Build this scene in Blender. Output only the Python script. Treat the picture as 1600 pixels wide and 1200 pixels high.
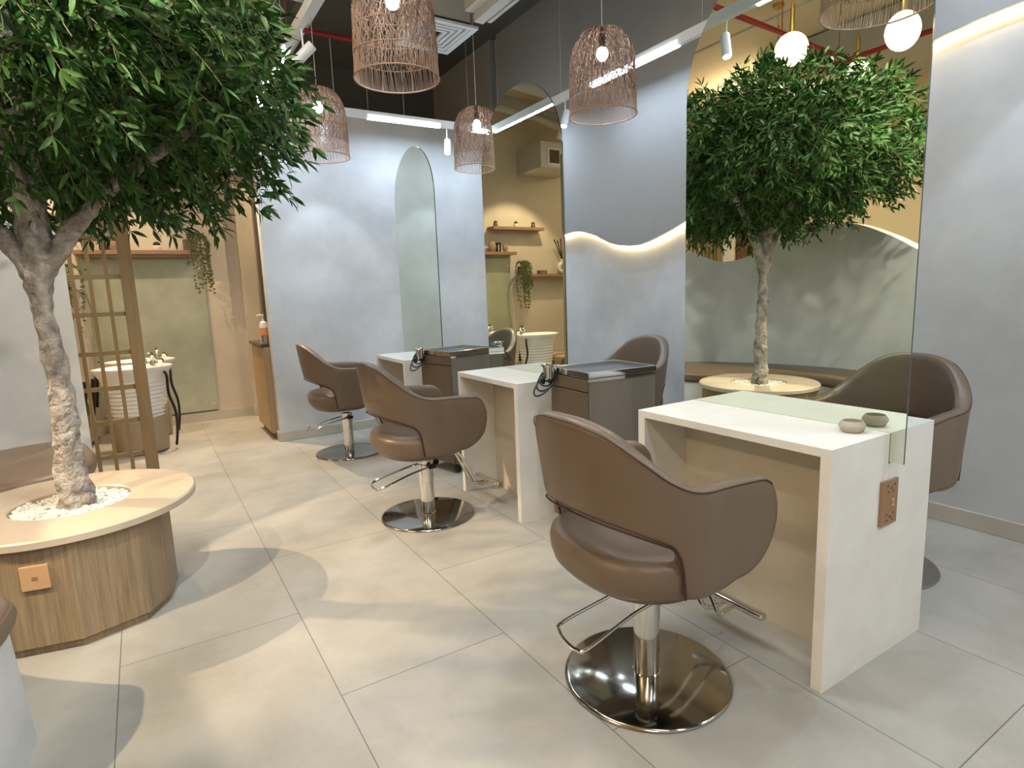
import bpy, math, random
from mathutils import Vector, Matrix, noise
R = math.radians
PI = math.pi
scene = bpy.context.scene
for o in list(bpy.data.objects):
    bpy.data.objects.remove(o)
col = scene.collection

# ------------------------------------------------------------------ camera
YAW, PITCH, ROLL = R(31.64), R(-8.886), R(-2.109)
fw = Vector((math.sin(YAW)*math.cos(PITCH), math.cos(YAW)*math.cos(PITCH), math.sin(PITCH)))
rt = Vector((math.cos(YAW), -math.sin(YAW), 0))
up = rt.cross(fw)
rt2 = math.cos(ROLL)*rt + math.sin(ROLL)*up
up2 = -math.sin(ROLL)*rt + math.cos(ROLL)*up
cd = bpy.data.cameras.new('camera')
cam = bpy.data.objects.new('camera', cd)
col.objects.link(cam)
M = Matrix((rt2, up2, -fw)).transposed().to_4x4()
M.translation = Vector((0, 0, 1.25))
cam.matrix_world = M
cd.sensor_width = 36
cd.lens = 925.0/1600*36
cd.clip_start = 0.03
scene.camera = cam

# ------------------------------------------------------------------ colour / world / exposure
vs = scene.view_settings
vs.view_transform = 'Standard'
vs.look = 'None'
vs.exposure = 0.05
vs.gamma = 1
vs.use_curve_mapping = False
w = bpy.data.worlds.new('world')
scene.world = w
w.use_nodes = True
w.node_tree.nodes['Background'].inputs[0].default_value = (0.8, 0.85, 1, 1)
w.node_tree.nodes['Background'].inputs[1].default_value = 0.05

COOL = (0.60, 0.77, 1.0)
NEUT = (1.0, 0.98, 0.90)
WARM = (1.0, 0.77, 0.51)
KC, KB, KW = 0.30, 0.44, 0.95     # overall level of the cool, neutral and warm lamps
XM = 1.954        # mirror plane
TX0, TX1, TY, TZ = 0.92, 3.02, 5.05, 2.75   # suspended light track rectangle
CEIL = 3.8


def light(name, kind, loc, power, color, size=None, sizey=None, target=None, spot=None, blend=0.4, radius=0.03, parent=None):
    l = bpy.data.lights.new(name, kind)
    l.energy = power*(KC if color == COOL else KW if color == WARM else KB)
    l.color = color
    o = bpy.data.objects.new(name, l)
    col.objects.link(o)
    o.location = loc
    if kind == 'AREA':
        l.shape = 'RECTANGLE'
        l.size = size
        l.size_y = sizey
    if kind == 'SPOT':
        l.spot_size = R(spot)
        l.spot_blend = blend
        l.shadow_soft_size = radius
    if kind == 'POINT':
        l.shadow_soft_size = radius
    if target is not None:
        d = Vector(target) - Vector(loc)
        o.rotation_euler = d.to_track_quat('-Z', 'Y').to_euler()
    return o


# added general fill: unseen ceiling battens behind the viewer and over the lounge (their housings are built further down)
FILL_BATTENS = [(-0.9, -1.6, 3.3, 1.5, NEUT, 95), (1.6, -1.8, 3.6, 1.5, (0.76, 0.87, 1), 120), (-3.2, 1.2, 3.3, 1.5, WARM, 90), (-3.0, 5.0, 3.3, 1.5, WARM, 60), (0.2, 2.2, 3.35, 1.2, NEUT, 60)]
for (x, y, z, L, c, p) in FILL_BATTENS:
    light('batten_fill', 'AREA', (x, y, z-0.05), p, c, 0.12, L)
    if x < 1:
        light('uplight_fill', 'AREA', (x, y, z+0.02), 26, WARM, 0.10, L, target=(x, y, z+1))  # added uplight to brighten the ceiling
# linear modules of the suspended track
STRIPS = [('x', 1.79, 2.45, TY, 30), ('x', 2.78, 3.0, TY, 10), ('x', 0.95, 1.25, TY, 12),
          ('y', 3.9, 4.98, TX0, 38), ('y', 1.5, 2.2, TX0, 22), ('y', -0.6, 0.6, TX0, 36),
          ('y', 2.78, 3.62, TX1, 24), ('y', 4.3, 4.95, TX1, 22), ('y', 0.9, 1.5, TX1, 14), ('y', -0.9, 0.2, TX1, 42)]
for (ax, a, b, c, p) in STRIPS:
    m = (a+b)/2
    if ax == 'x':
        light('linear_light', 'AREA', (m, c, TZ-0.036), p, COOL, b-a, 0.02)
    else:
        light('linear_light', 'AREA', (c, m, TZ-0.036), p, COOL, 0.02, b-a)
# spot heads: location, aim, power, colour, cone
SPOTS = [((TX0, 2.40, 2.58), (1.30, 1.7, 0.0), 60, NEUT, 62),
         ((2.52, TY, 2.56), (1.9, 4.2, 0.0), 70, COOL, 66),
         ((1.42, TY, 2.56), (1.5, 5.48, 0.6), 45, COOL, 70),
         ((TX1, 2.30, 2.58), (3.39, 2.5, 0.6), 50, COOL, 76),
         ((TX1, 3.95, 2.58), (2.1, 3.6, 0.5), 60, COOL, 76),
         ((TX1, 0.75, 2.58), (3.39, 0.9, 0.7), 75, COOL, 76),
         ((TX1, -0.35, 2.58), (1.5, 1.1, 0.3), 110, COOL, 60),
         ((-2.55, 4.85, 2.95), (-0.1, 2.9, 0.2), 800, WARM, 40),
         ((-2.05, 1.75, 3.0), (-0.2, 3.1, 0.3), 420, WARM, 50),
         ((0.55, 6.1, 3.1), (0.35, 5.5, 0.0), 330, WARM, 66),
         ((-0.6, 6.0, 3.1), (-0.4, 6.9, 0.9), 110, WARM, 76),
         ((0.35, 4.4, 3.1), (0.35, 4.2, 0.0), 120, WARM, 60),
         ((-0.1, 1.2, 3.1), (-1.4, 3.2, 0.9), 400, NEUT, 70),  # added to brighten the half wall from the near side
         ((1.9, 6.3, 3.1), (1.1, 6.8, 1.0), 90, WARM, 80),  # added to lift the dark zone around the cabinet
         ((TX0, 3.55, 2.58), (-0.75, 4.45, 0.9), 260, NEUT, 60),  # added to brighten the half wall end
         ((TX0, 1.2, 2.58), (-1.3, 2.5, 0.8), 230, NEUT, 56),  # added to brighten the half wall behind the bench
         ]
for (p, t, e, c, s) in SPOTS:
    d = (Vector(t)-Vector(p)).normalized()
    light('spot_light', 'SPOT', Vector(p)+d*0.075, e, c, target=t, spot=s, blend=0.35, radius=0.025)

PZ = 2.315
PXY = [(1.215, 2.955), (2.592, 3.004), (2.632, 4.693), (1.309, 4.77), (1.28, 1.38)]
for (x, y) in PXY:      # downward light of the wicker pendants
    light('pendant_light', 'SPOT', (x, y, PZ+0.30), 110, COOL, target=(x, y, 0), spot=74, blend=0.3, radius=0.03)

# ------------------------------------------------------------------ materials
MAT = {}


def mat(name, color=(0.8, 0.8, 0.8), rough=0.5, metal=0.0, emis=None, estr=0, spec=0.5, var=0.0, vscale=6, bump=0.0, bscale=40, stretch=None, color2=None, detail=4, trans=0, ior=1.45, coat=0, roughvar=0):
    m = bpy.data.materials.new(name)
    m.use_nodes = True
    nt = m.node_tree
    b = nt.nodes['Principled BSDF']
    b.inputs['Base Color'].default_value = (*color, 1)
    b.inputs['Roughness'].default_value = rough
    b.inputs['Metallic'].default_value = metal
    b.inputs['Specular IOR Level'].default_value = spec
    b.inputs['IOR'].default_value = ior
    if coat:
        b.inputs['Coat Weight'].default_value = coat
        b.inputs['Coat Roughness'].default_value = 0.15
    if trans:
        b.inputs['Transmission Weight'].default_value = trans
    if emis:
        b.inputs['Emission Color'].default_value = (*emis, 1)
        b.inputs['Emission Strength'].default_value = estr
    if var or bump or color2:
        tc = nt.nodes.new('ShaderNodeTexCoord')
        mp = nt.nodes.new('ShaderNodeMapping')
        nt.links.new(tc.outputs['Object'], mp.inputs[0])
        if stretch:
            mp.inputs['Scale'].default_value = stretch
        n = nt.nodes.new('ShaderNodeTexNoise')
        n.inputs['Scale'].default_value = vscale
        n.inputs['Detail'].default_value = detail
        n.inputs['Roughness'].default_value = 0.6
        nt.links.new(mp.outputs[0], n.inputs[0])
        if var or color2:
            cr = nt.nodes.new('ShaderNodeValToRGB')
            c2 = color2 or tuple(max(0, c*(1-var)) for c in color)
            c1 = color if color2 else tuple(min(1, c*(1+var)) for c in color)
            cr.color_ramp.elements[0].position = 0.32
            cr.color_ramp.elements[1].position = 0.68
            cr.color_ramp.elements[0].color = (*c2, 1)
            cr.color_ramp.elements[1].color = (*c1, 1)
            nt.links.new(n.outputs['Fac'], cr.inputs[0])
            nt.links.new(cr.outputs[0], b.inputs['Base Color'])
        if bump:
            n2 = nt.nodes.new('ShaderNodeTexNoise')
            n2.inputs['Scale'].default_value = bscale
            n2.inputs['Detail'].default_value = 3
            nt.links.new(mp.outputs[0], n2.inputs[0])
            bp = nt.nodes.new('ShaderNodeBump')
            bp.inputs['Strength'].default_value = bump
            bp.inputs['Distance'].default_value = 0.03 if name == 'bark' else 0.01
            nt.links.new(n2.outputs['Fac'], bp.inputs['Height'])
            nt.links.new(bp.outputs[0], b.inputs['Normal'])
    MAT[name] = m
    return m


mat('plaster', (0.61, 0.605, 0.585), 0.75, color2=(0.475, 0.475, 0.465), vscale=2.2, detail=9, bump=0.05, bscale=18)
mat('warm_plaster', (0.66, 0.58, 0.46), 0.75, color2=(0.57, 0.49, 0.38), vscale=1.8, detail=8, bump=0.05, bscale=18)
mat('grey_paint', (0.34, 0.335, 0.32), 0.7, var=0.03, vscale=3)
mat('dark_grey', (0.125, 0.125, 0.115), 0.8)
mat('cream_paint', (0.66, 0.58, 0.44), 0.8)
mat('skirting', (0.50, 0.46, 0.38), 0.45, var=0.08, vscale=5)
mat('stone', (0.78, 0.745, 0.67), 0.42, color2=(0.70, 0.66, 0.58), vscale=5, detail=10, bump=0.03, bscale=120)
mat('stone_inner', (0.66, 0.58, 0.45), 0.5, color2=(0.60, 0.52, 0.39), vscale=4, detail=8)
mat('leather', (0.150, 0.103, 0.067), 0.38, var=0.05, vscale=3, bump=0.06, bscale=260)
mat('piping', (0.035, 0.012, 0.009), 0.5)
mat('chrome', (0.74, 0.73, 0.70), 0.07, metal=1)
mat('steel', (0.42, 0.40, 0.36), 0.10, metal=1)
mat('black', (0.012, 0.012, 0.013), 0.4)
mat('mirror', (0.77, 0.825, 0.725), 0.0, metal=1)
mat('glass_edge', (0.10, 0.13, 0.11), 0.15, metal=0.6)
mat('trolley_brown', (0.115, 0.082, 0.052), 0.32, var=0.05, vscale=3)
mat('trolley_side', (0.16, 0.135, 0.10), 0.34, var=0.06, vscale=3)
mat('tray_mat', (0.07, 0.07, 0.072), 0.6)
mat('bowl_clay', (0.44, 0.38, 0.30), 0.7, var=0.05, vscale=30)
mat('bronze', (0.36, 0.21, 0.115), 0.38, metal=0.35)
mat('bronze_light', (0.60, 0.36, 0.18), 0.35, metal=0.2)
mat('bark', (0.50, 0.45, 0.385), 0.85, color2=(0.17, 0.145, 0.125), vscale=17, detail=10, bump=1.0, bscale=38)
mat('twig', (0.17, 0.14, 0.06), 0.8)
mat('olive', (0.012, 0.010, 0.010), 0.25)
mat('pebble', (0.66, 0.63, 0.55), 0.7, var=0.1, vscale=12)
mat('table_top', (0.50, 0.405, 0.30), 0.28, var=0.04, vscale=4)
mat('rattan', (0.42, 0.27, 0.185), 0.7)
mat('rattan_dark', (0.16, 0.085, 0.055), 0.7)
mat('white_metal', (0.78, 0.80, 0.82), 0.35)
mat('offwhite_metal', (0.60, 0.58, 0.52), 0.5)
mat('cord', (0.75, 0.72, 0.66), 0.6)
mat('lamp_cool', (1, 1, 1), emis=(0.82, 0.92, 1.0), estr=14)
mat('led_warm', (1, 1, 1), emis=(1.0, 0.76, 0.42), estr=26)
mat('bulb', (1, 1, 1), emis=(0.72, 0.88, 1.0), estr=60)
mat('disc_glow', (1, 1, 1), emis=(1.0, 0.86, 0.60), estr=4.5)
mat('brass', (0.50, 0.36, 0.12), 0.35, metal=0.9)
mat('red_pipe', (0.30, 0.012, 0.016), 0.4)
mat('duct', (0.42, 0.41, 0.38), 0.7)
mat('ceramic', (0.82, 0.80, 0.75), 0.15)
mat('wash_base', (0.34, 0.26, 0.17), 0.5)
mat('screen_wood', (0.21, 0.142, 0.066), 0.5, var=0.1, vscale=5, stretch=(6, 6, 0.6))
mat('shelf_wood', (0.30, 0.175, 0.105), 0.5, var=0.12, vscale=6, stretch=(0.8, 6, 6))
mat('pot_grey', (0.16, 0.14, 0.10), 0.7)
mat('white_pot', (0.75, 0.70, 0.60), 0.5)
mat('vine', (0.115, 0.125, 0.045), 0.6, var=0.3, vscale=20)
mat('vase_tan', (0.33, 0.22, 0.13), 0.6)
mat('bottle_orange', (0.82, 0.36, 0.14), 0.4)
mat('bottle_white', (0.85, 0.82, 0.76), 0.3)
mat('dark_counter', (0.06, 0.04, 0.03), 0.3)
mat('exit_green', (0.0, 0.30, 0.12), 0.4)
mat('dark_wood', (0.09, 0.04, 0.02), 0.5)


def wood_mat(name, c1, c2):
    m = bpy.data.materials.new(name)
    m.use_nodes = True
    nt = m.node_tree
    b = nt.nodes['Principled BSDF']
    b.inputs['Roughness'].default_value = 0.5
    tc = nt.nodes.new('ShaderNodeTexCoord')
    mp = nt.nodes.new('ShaderNodeMapping')
    mp.inputs['Scale'].default_value = (30, 30, 1.1)
    nt.links.new(tc.outputs['Object'], mp.inputs[0])
    n = nt.nodes.new('ShaderNodeTexNoise')
    n.inputs['Scale'].default_value = 2.6
    n.inputs['Detail'].default_value = 10
    n.inputs['Roughness'].default_value = 0.7
    n.inputs['Distortion'].default_value = 0.6
    nt.links.new(mp.outputs[0], n.inputs[0])
    cr = nt.nodes.new('ShaderNodeValToRGB')
    cr.color_ramp.elements[0].position = 0.3
    cr.color_ramp.elements[1].position = 0.7
    cr.color_ramp.elements[0].color = (*c2, 1)
    cr.color_ramp.elements[1].color = (*c1, 1)
    nt.links.new(n.outputs['Fac'], cr.inputs[0])
    nt.links.new(cr.outputs[0], b.inputs['Base Color'])
    MAT[name] = m


wood_mat('oak', (0.35, 0.25, 0.145), (0.175, 0.118, 0.064))
wood_mat('cabinet_wood', (0.46, 0.31, 0.16), (0.36, 0.235, 0.12))

# floor tiles
m = bpy.data.materials.new('floor_tile')
m.use_nodes = True
nt = m.node_tree
b = nt.nodes['Principled BSDF']
tc = nt.nodes.new('ShaderNodeTexCoord')
mp = nt.nodes.new('ShaderNodeMapping')
nt.links.new(tc.outputs['Object'], mp.inputs[0])
br = nt.nodes.new('ShaderNodeTexBrick')
br.offset = 0.5
br.inputs['Scale'].default_value = 1
br.inputs['Mortar Size'].default_value = 0.0016
br.inputs['Mortar Smooth'].default_value = 0.1
br.inputs['Brick Width'].default_value = 1.2
br.inputs['Row Height'].default_value = 0.606
br.inputs['Bias'].default_value = 0
br.inputs['Color1'].default_value = (1.0, 1.0, 1.0, 1)
br.inputs['Color2'].default_value = (0.93, 0.93, 0.92, 1)
br.inputs['Mortar'].default_value = (0.34, 0.31, 0.27, 1)
mp.inputs['Rotation'].default_value = (0, 0, R(-90))
mp.inputs['Location'].default_value = (0.64, 0.405+0.606*10, 0)
nt.links.new(mp.outputs[0], br.inputs[0])
n1 = nt.nodes.new('ShaderNodeTexNoise')
n1.inputs['Scale'].default_value = 2.6
n1.inputs['Detail'].default_value = 12
n1.inputs['Roughness'].default_value = 0.65
n1.inputs['Distortion'].default_value = 0.35
nt.links.new(tc.outputs['Object'], n1.inputs[0])
cr = nt.nodes.new('ShaderNodeValToRGB')
cr.color_ramp.elements[0].position = 0.30
cr.color_ramp.elements[1].position = 0.70
cr.color_ramp.elements[0].color = (0.325, 0.30, 0.248, 1)
cr.color_ramp.elements[1].color = (0.445, 0.42, 0.36, 1)
nt.links.new(n1.outputs['Fac'], cr.inputs[0])
mx = nt.nodes.new('ShaderNodeMix')
mx.data_type = 'RGBA'
mx.blend_type = 'MULTIPLY'
mx.inputs['Factor'].default_value = 1
nt.links.new(cr.outputs[0], mx.inputs[6])
nt.links.new(br.outputs['Color'], mx.inputs[7])
nt.links.new(mx.outputs[2], b.inputs['Base Color'])
n3 = nt.nodes.new('ShaderNodeTexNoise')
n3.inputs['Scale'].default_value = 9
n3.inputs['Detail'].default_value = 6
nt.links.new(tc.outputs['Object'], n3.inputs[0])
mr = nt.nodes.new('ShaderNodeMapRange')
mr.inputs['To Min'].default_value = 0.34
mr.inputs['To Max'].default_value = 0.55
nt.links.new(n3.outputs['Fac'], mr.inputs[0])
nt.links.new(mr.outputs[0], b.inputs['Roughness'])
MAT['floor_tile'] = m

# foliage
m = bpy.data.materials.new('leaf')
m.use_nodes = True
nt = m.node_tree
b = nt.nodes['Principled BSDF']
b.inputs['Roughness'].default_value = 0.5
b.inputs['Specular IOR Level'].default_value = 0.3
tc = nt.nodes.new('ShaderNodeTexCoord')
n = nt.nodes.new('ShaderNodeTexNoise')
n.inputs['Scale'].default_value = 26
n.inputs['Detail'].default_value = 1
nt.links.new(tc.outputs['Object'], n.inputs[0])
cr = nt.nodes.new('ShaderNodeValToRGB')
cr.color_ramp.elements[0].position = 0.35
cr.color_ramp.elements[1].position = 0.66
cr.color_ramp.elements[0].color = (0.004, 0.030, 0.008, 1)
cr.color_ramp.elements[1].color = (0.042, 0.145, 0.016, 1)
nt.links.new(n.outputs['Fac'], cr.inputs[0])
geo = nt.nodes.new('ShaderNodeNewGeometry')
mx = nt.nodes.new('ShaderNodeMix')
mx.data_type = 'RGBA'
nt.links.new(geo.outputs['Backfacing'], mx.inputs[0])
nt.links.new(cr.outputs[0], mx.inputs[6])
mx.inputs[7].default_value = (0.062, 0.125, 0.024, 1)
nt.links.new(mx.outputs[2], b.inputs['Base Color'])
MAT['leaf'] = m

# wash-area coloured glass panel (back-painted, glossy)
mat('green_glass', (0.38, 0.39, 0.27), 0.05, var=0.12, vscale=3, spec=0.9, coat=1)


# ------------------------------------------------------------------ mesh helpers
class MB:
    def __init__(s):
        s.v = []
        s.f = []
        s.mi = []

    def add(s, vs_, fs, mi=0):
        o = len(s.v)
        s.v += [tuple(p) for p in vs_]
        s.f += [tuple(i+o for i in f) for f in fs]
        s.mi += [mi]*len(fs)
        return s

    def box(s, x0, x1, y0, y1, z0, z1, mi=0):
        v = [(x, y, z) for z in (z0, z1) for y in (y0, y1) for x in (x0, x1)]
        return s.add(v, [(0, 2, 3, 1), (4, 5, 7, 6), (0, 1, 5, 4), (2, 6, 7, 3), (0, 4, 6, 2), (1, 3, 7, 5)], mi)

    def lathe(s, prof, n=32, c=(0, 0, 0), mi=0, cap=True, sx=1, sy=1, ribs=None):
        v = []
        for (r, z) in prof:
            for i in range(n):
                a = 2*PI*i/n
                v.append((c[0]+r*sx*math.cos(a), c[1]+r*sy*math.sin(a), c[2]+z))
        f = []
        for j in range(len(prof)-1):
            for i in range(n):
                k = (i+1) % n
                f.append((j*n+i, j*n+k, (j+1)*n+k, (j+1)*n+i))
        if cap:
            f.append(tuple(reversed(range(n))))
            f.append(tuple((len(prof)-1)*n+i for i in range(n)))
        return s.add(v, f, mi)

    def tube(s, pts, r, n=10, cap=True, mi=0, closed=False, flat=1.0):
        pts = [Vector(p) for p in pts]
        N = len(pts)
        rs = r if isinstance(r, (list, tuple)) else [r]*N
        T = []
        for i in range(N):
            if closed:
                t = pts[(i+1) % N]-pts[i-1]
            else:
                t = pts[min(i+1, N-1)]-pts[max(i-1, 0)]
            T.append(t.normalized())
        a = Vector((0, 0, 1)) if abs(T[0].z) < 0.9 else Vector((1, 0, 0))
        u = T[0].cross(a).normalized()
        v = []
        for i in range(N):
            u = (u - T[i]*u.dot(T[i])).normalized()
            w_ = T[i].cross(u)
            for k in range(n):
                an = 2*PI*k/n
                v.append(pts[i]+(u*math.cos(an)+w_*math.sin(an)*flat)*rs[i])
        f = []
        L = N if closed else N-1
        for i in range(L):
            j = (i+1) % N
            for k in range(n):
                q = (k+1) % n
                f.append((i*n+k, i*n+q, j*n+q, j*n+k))
        if cap and not closed:
            f.append(tuple(reversed(range(n))))
            f.append(tuple((N-1)*n+k for k in range(n)))
        return s.add(v, f, mi)

    def prism(s, poly, axis, a, b, mi=0, mis=None):
        """extrude 2D poly along axis between a and b. axis x: poly=(y,z); y: (x,z); z: (x,y)"""
        def P(p, t):
            return {'x': (t, p[0], p[1]), 'y': (p[0], t, p[1]), 'z': (p[0], p[1], t)}[axis]
        n = len(poly)
        v = [P(p, a) for p in poly]+[P(p, b) for p in poly]
        s.add(v, [tuple(reversed(range(n))), tuple(range(n, 2*n))], mi)
        s.add(v, [(i, (i+1) % n, n+(i+1) % n, n+i) for i in range(n)], mi if mis is None else mis)
        return s

    def ball(s, c, r, n=12, m=8, sc=(1, 1, 1), mi=0):
        prof = []
        v = [(c[0], c[1], c[2]-r*sc[2])]
        for j in range(1, m):
            a = -PI/2+PI*j/m
            for i in range(n):
                t = 2*PI*i/n
                v.append((c[0]+r*sc[0]*math.cos(a)*math.cos(t), c[1]+r*sc[1]*math.cos(a)*math.sin(t), c[2]+r*sc[2]*math.sin(a)))
        v.append((c[0], c[1], c[2]+r*sc[2]))
        f = [(0, 1+(i+1) % n, 1+i) for i in range(n)]
        for j in range(m-2):
            for i in range(n):
                k = (i+1) % n
                f.append((1+j*n+i, 1+j*n+k, 1+(j+1)*n+k, 1+(j+1)*n+i))
        e = len(v)-1
        f += [(1+(m-2)*n+i, 1+(m-2)*n+(i+1) % n, e) for i in range(n)]
        return s.add(v, f, mi)

    def build(s, name, mats, parent=None, smooth=False, angle=40, bevel=0, loc=(0, 0, 0), rot=(0, 0, 0), sub=0):
        me = bpy.data.meshes.new(name)
        me.from_pydata(s.v, [], s.f)
        if isinstance(mats, str):
            mats = [mats]
        for k in mats:
            me.materials.append(MAT[k])
        if len(mats) > 1:
            me.polygons.foreach_set('material_index', s.mi)
        if smooth:
            me.polygons.foreach_set('use_smooth', [True]*len(me.polygons))
            me.set_sharp_from_angle(angle=R(angle))
        me.update()
        o = bpy.data.objects.new(name, me)
        col.objects.link(o)
        o.location = loc
        o.rotation_euler = rot
        if parent:
            o.parent = parent
        if bevel:
            bm = o.modifiers.new('bevel', 'BEVEL')
            bm.width = bevel
            bm.segments = 2
            bm.limit_method = 'ANGLE'
        if sub:
            sm = o.modifiers.new('sub', 'SUBSURF')
            sm.levels = sub
            sm.render_levels = sub
        return o


def thing(name, label, cat, loc=(0, 0, 0), rz=0, group=None):
    o = bpy.data.objects.new(name, None)
    col.objects.link(o)
    o.location = loc
    o.rotation_euler = (0, 0, rz)
    o.empty_display_size = 0.1
    return tag(o, label, cat, group)


def tag(o, label, cat, group=None, kind=None):
    o['label'] = label
    o['category'] = cat
    if group:
        o['group'] = group
    if kind:
        o['kind'] = kind
    return o


def struct(o):
    o['kind'] = 'structure'
    return o


def dup(root, loc, rz, label, group=None):
    r = root.copy()
    col.objects.link(r)
    r.location = loc
    r.rotation_euler = (0, 0, rz)
    r['label'] = label
    if group:
        r['group'] = group
    for ch in list(root.children):
        c = ch.copy()
        col.objects.link(c)
        c.parent = r
        for g in ch.children:
            d = g.copy()
            col.objects.link(d)
            d.parent = c
    return r


def smoothpath(pts, n=12, closed=False):
    P = [Vector(p) for p in pts]
    N = len(P)
    out = []
    for i in range(N if closed else N-1):
        if closed:
            p0, p1, p2, p3 = P[i-1], P[i], P[(i+1) % N], P[(i+2) % N]
        else:
            p0, p1, p2, p3 = P[max(i-1, 0)], P[i], P[i+1], P[min(i+2, N-1)]
        for k in range(n):
            t = k/n
            out.append(0.5*((2*p1)+(-p0+p2)*t+(2*p0-5*p1+4*p2-p3)*t*t+(-p0+3*p1-3*p2+p3)*t**3))
    if not closed:
        out.append(P[-1])
    return out


def lerp_curve(pts, x):
    if x <= pts[0][0]:
        return pts[0][1]
    for (a, fa), (b_, fb) in zip(pts, pts[1:]):
        if x <= b_:
            t = (x-a)/(b_-a)
            t = t*t*(3-2*t)
            return fa+(fb-fa)*t
    return pts[-1][1]


# ------------------------------------------------------------------ room shell
struct(MB().box(-5, 3.6, -3.5, 7.2, -0.1, 0).build('floor', 'floor_tile'))
struct(MB().box(1.15, 3.6, -3.5, 7.2, CEIL, CEIL+0.1).build('ceiling', 'dark_grey'))
struct(MB().box(-5, 1.15, -3.5, 7.2, CEIL, CEIL+0.1).build('ceiling', 'cream_paint'))
struct(MB().box(3.394, 3.55, -3.5, 7.2, 0, CEIL).build('wall_right', 'plaster'))
struct(MB().box(0.938, 3.394, 5.48, 5.60, 0, 2.89).build('wall_back', 'plaster'))
struct(MB().box(-5, 1.15, 7.02, 7.15, 0, CEIL).build('wall_rear', 'warm_plaster'))
struct(MB().box(1.15, 3.394, 7.0, 7.15, 0, CEIL).build('wall_rear', 'dark_grey'))  # dark grey colour also stands in for the unlit upper wall
struct(MB().box(-5, -4.85, -3.5, 7.02, 0, CEIL).build('wall_left', 'cream_paint'))
struct(MB().box(-4.85, 3.394, -3.5, -3.35, 0, CEIL).build('wall_front', 'plaster'))
struct(MB().box(0.95, 1.10, 6.94, 7.02, 0, 2.95).build('trim_1', 'warm_plaster'))
# raised upper leaf of the right wall with its wavy lower edge
wave = [(-3.4, 2.5), (-1.5, 2.46), (0.3, 2.44), (1.19, 2.39), (1.38, 2.37), (1.5, 2.35), (1.72, 2.28), (2.0, 2.10), (2.4, 1.90), (2.75, 1.77), (2.99, 1.70), (3.06, 1.674), (3.247, 1.616), (3.449, 1.572), (3.63, 1.577), (3.78, 1.606), (3.98, 1.686), (4.2, 1.744), (4.38, 1.746), (4.7, 1.70), (5.48, 1.5)]
wp = [tuple(p[:2]) for p in smoothpath([(a, b_, 0) for a, b_ in wave], 10)]
UX = 3.335
mb = MB()
poly = wp+[(5.48, CEIL-0.001), (-3.35, CEIL-0.001)]
wp[0] = (-3.35, 2.5)
n_ = len(wp)
vv = []
for X in (UX, 3.394):
    vv += [(X, y, z) for y, z in wp] + [(X, y, CEIL-0.001) for y, z in wp]
ff = [(i, i+1, n_+i+1, n_+i) for i in range(n_-1)] + [(2*n_+i, 3*n_+i, 3*n_+i+1, 2*n_+i+1) for i in range(n_-1)]
ff += [(i, 2*n_+i, 2*n_+i+1, i+1) for i in range(n_-1)]
mb.add(vv, ff)
struct(mb.build('wall_right', 'grey_paint'))
struct(MB().box(UX, 3.394, 5.60, 7.0, 2.0, CEIL-0.001).build('wall_right', 'grey_paint'))
# LED strip tucked under the wave
led = [(3.372, y, z-0.006) for y, z in wp if -3.3 < y < 5.4]
o = MB().tube(led, 0.005, 6).build('led_strip', 'led_warm')
tag(o, 'warm glowing strip following the wavy edge on the right wall', 'led strip')
# skirtings
bs = MB()
bs.box(3.378, 3.394, -3.35, 5.48, 0, 0.088)
struct(bs.build('baseboard_right', 'skirting', bevel=0.003))
struct(MB().box(0.924, 3.378, 5.464, 5.48, 0, 0.088).box(0.924, 0.938, 5.48, 5.6, 0, 0.088).build('baseboard_back', 'skirting', bevel=0.003))
struct(MB().box(-4.8, 0.935, 7.005, 7.02, 0, 0.10).box(0.935, 0.95, 6.925, 7.02, 0, 0.10).box(0.95, 3.3, 6.925, 6.94, 0, 0.10).build('baseboard_rear', 'skirting'))

# ------------------------------------------------------------------ half wall behind the bench (wavy top, curved plan)
hw = [(-0.36, 4.56, 1.70), (-0.58, 4.53, 1.76), (-0.80, 4.46, 1.70), (-0.98, 4.34, 1.60), (-1.14, 4.16, 1.49), (-1.24, 4.0, 1.475), (-1.36, 3.75, 1.56), (-1.45, 3.4, 1.72), (-1.5, 3.0, 1.74), (-1.47, 2.65, 1.61), (-1.40, 2.35, 1.45), (-1.30, 2.1, 1.38), (-1.18, 1.85, 1.42), (-1.0, 1.6, 1.55), (-0.85, 1.42, 1.6)]
sp = smoothpath(hw, 8)
vo = []
n_ = len(sp)
for i, p in enumerate(sp):
    t = sp[min(i+1, n_-1)]-sp[max(i-1, 0)]
    t.z = 0
    t.normalize()
    nrm = Vector((t.y, -t.x, 0))    # outward (away from the bench centre)
    if nrm.dot(Vector((p.x+0.3, p.y-3.0, 0))) < 0:
        nrm = -nrm
    q = p+nrm*0.11
    vo += [(p.x, p.y, 0), (p.x, p.y, p.z), (q.x, q.y, p.z), (q.x, q.y, 0)]
ff = [(4*i+a, 4*i+(a+1) % 4, 4*i+4+(a+1) % 4, 4*i+4+a) for i in range(n_-1) for a in range(4)]
ff += [(0, 1, 2, 3), tuple(4*(n_-1)+k for k in (3, 2, 1, 0))]
struct(MB().add(vo, ff).build('wall_bench', 'plaster', smooth=True, angle=30))

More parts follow.
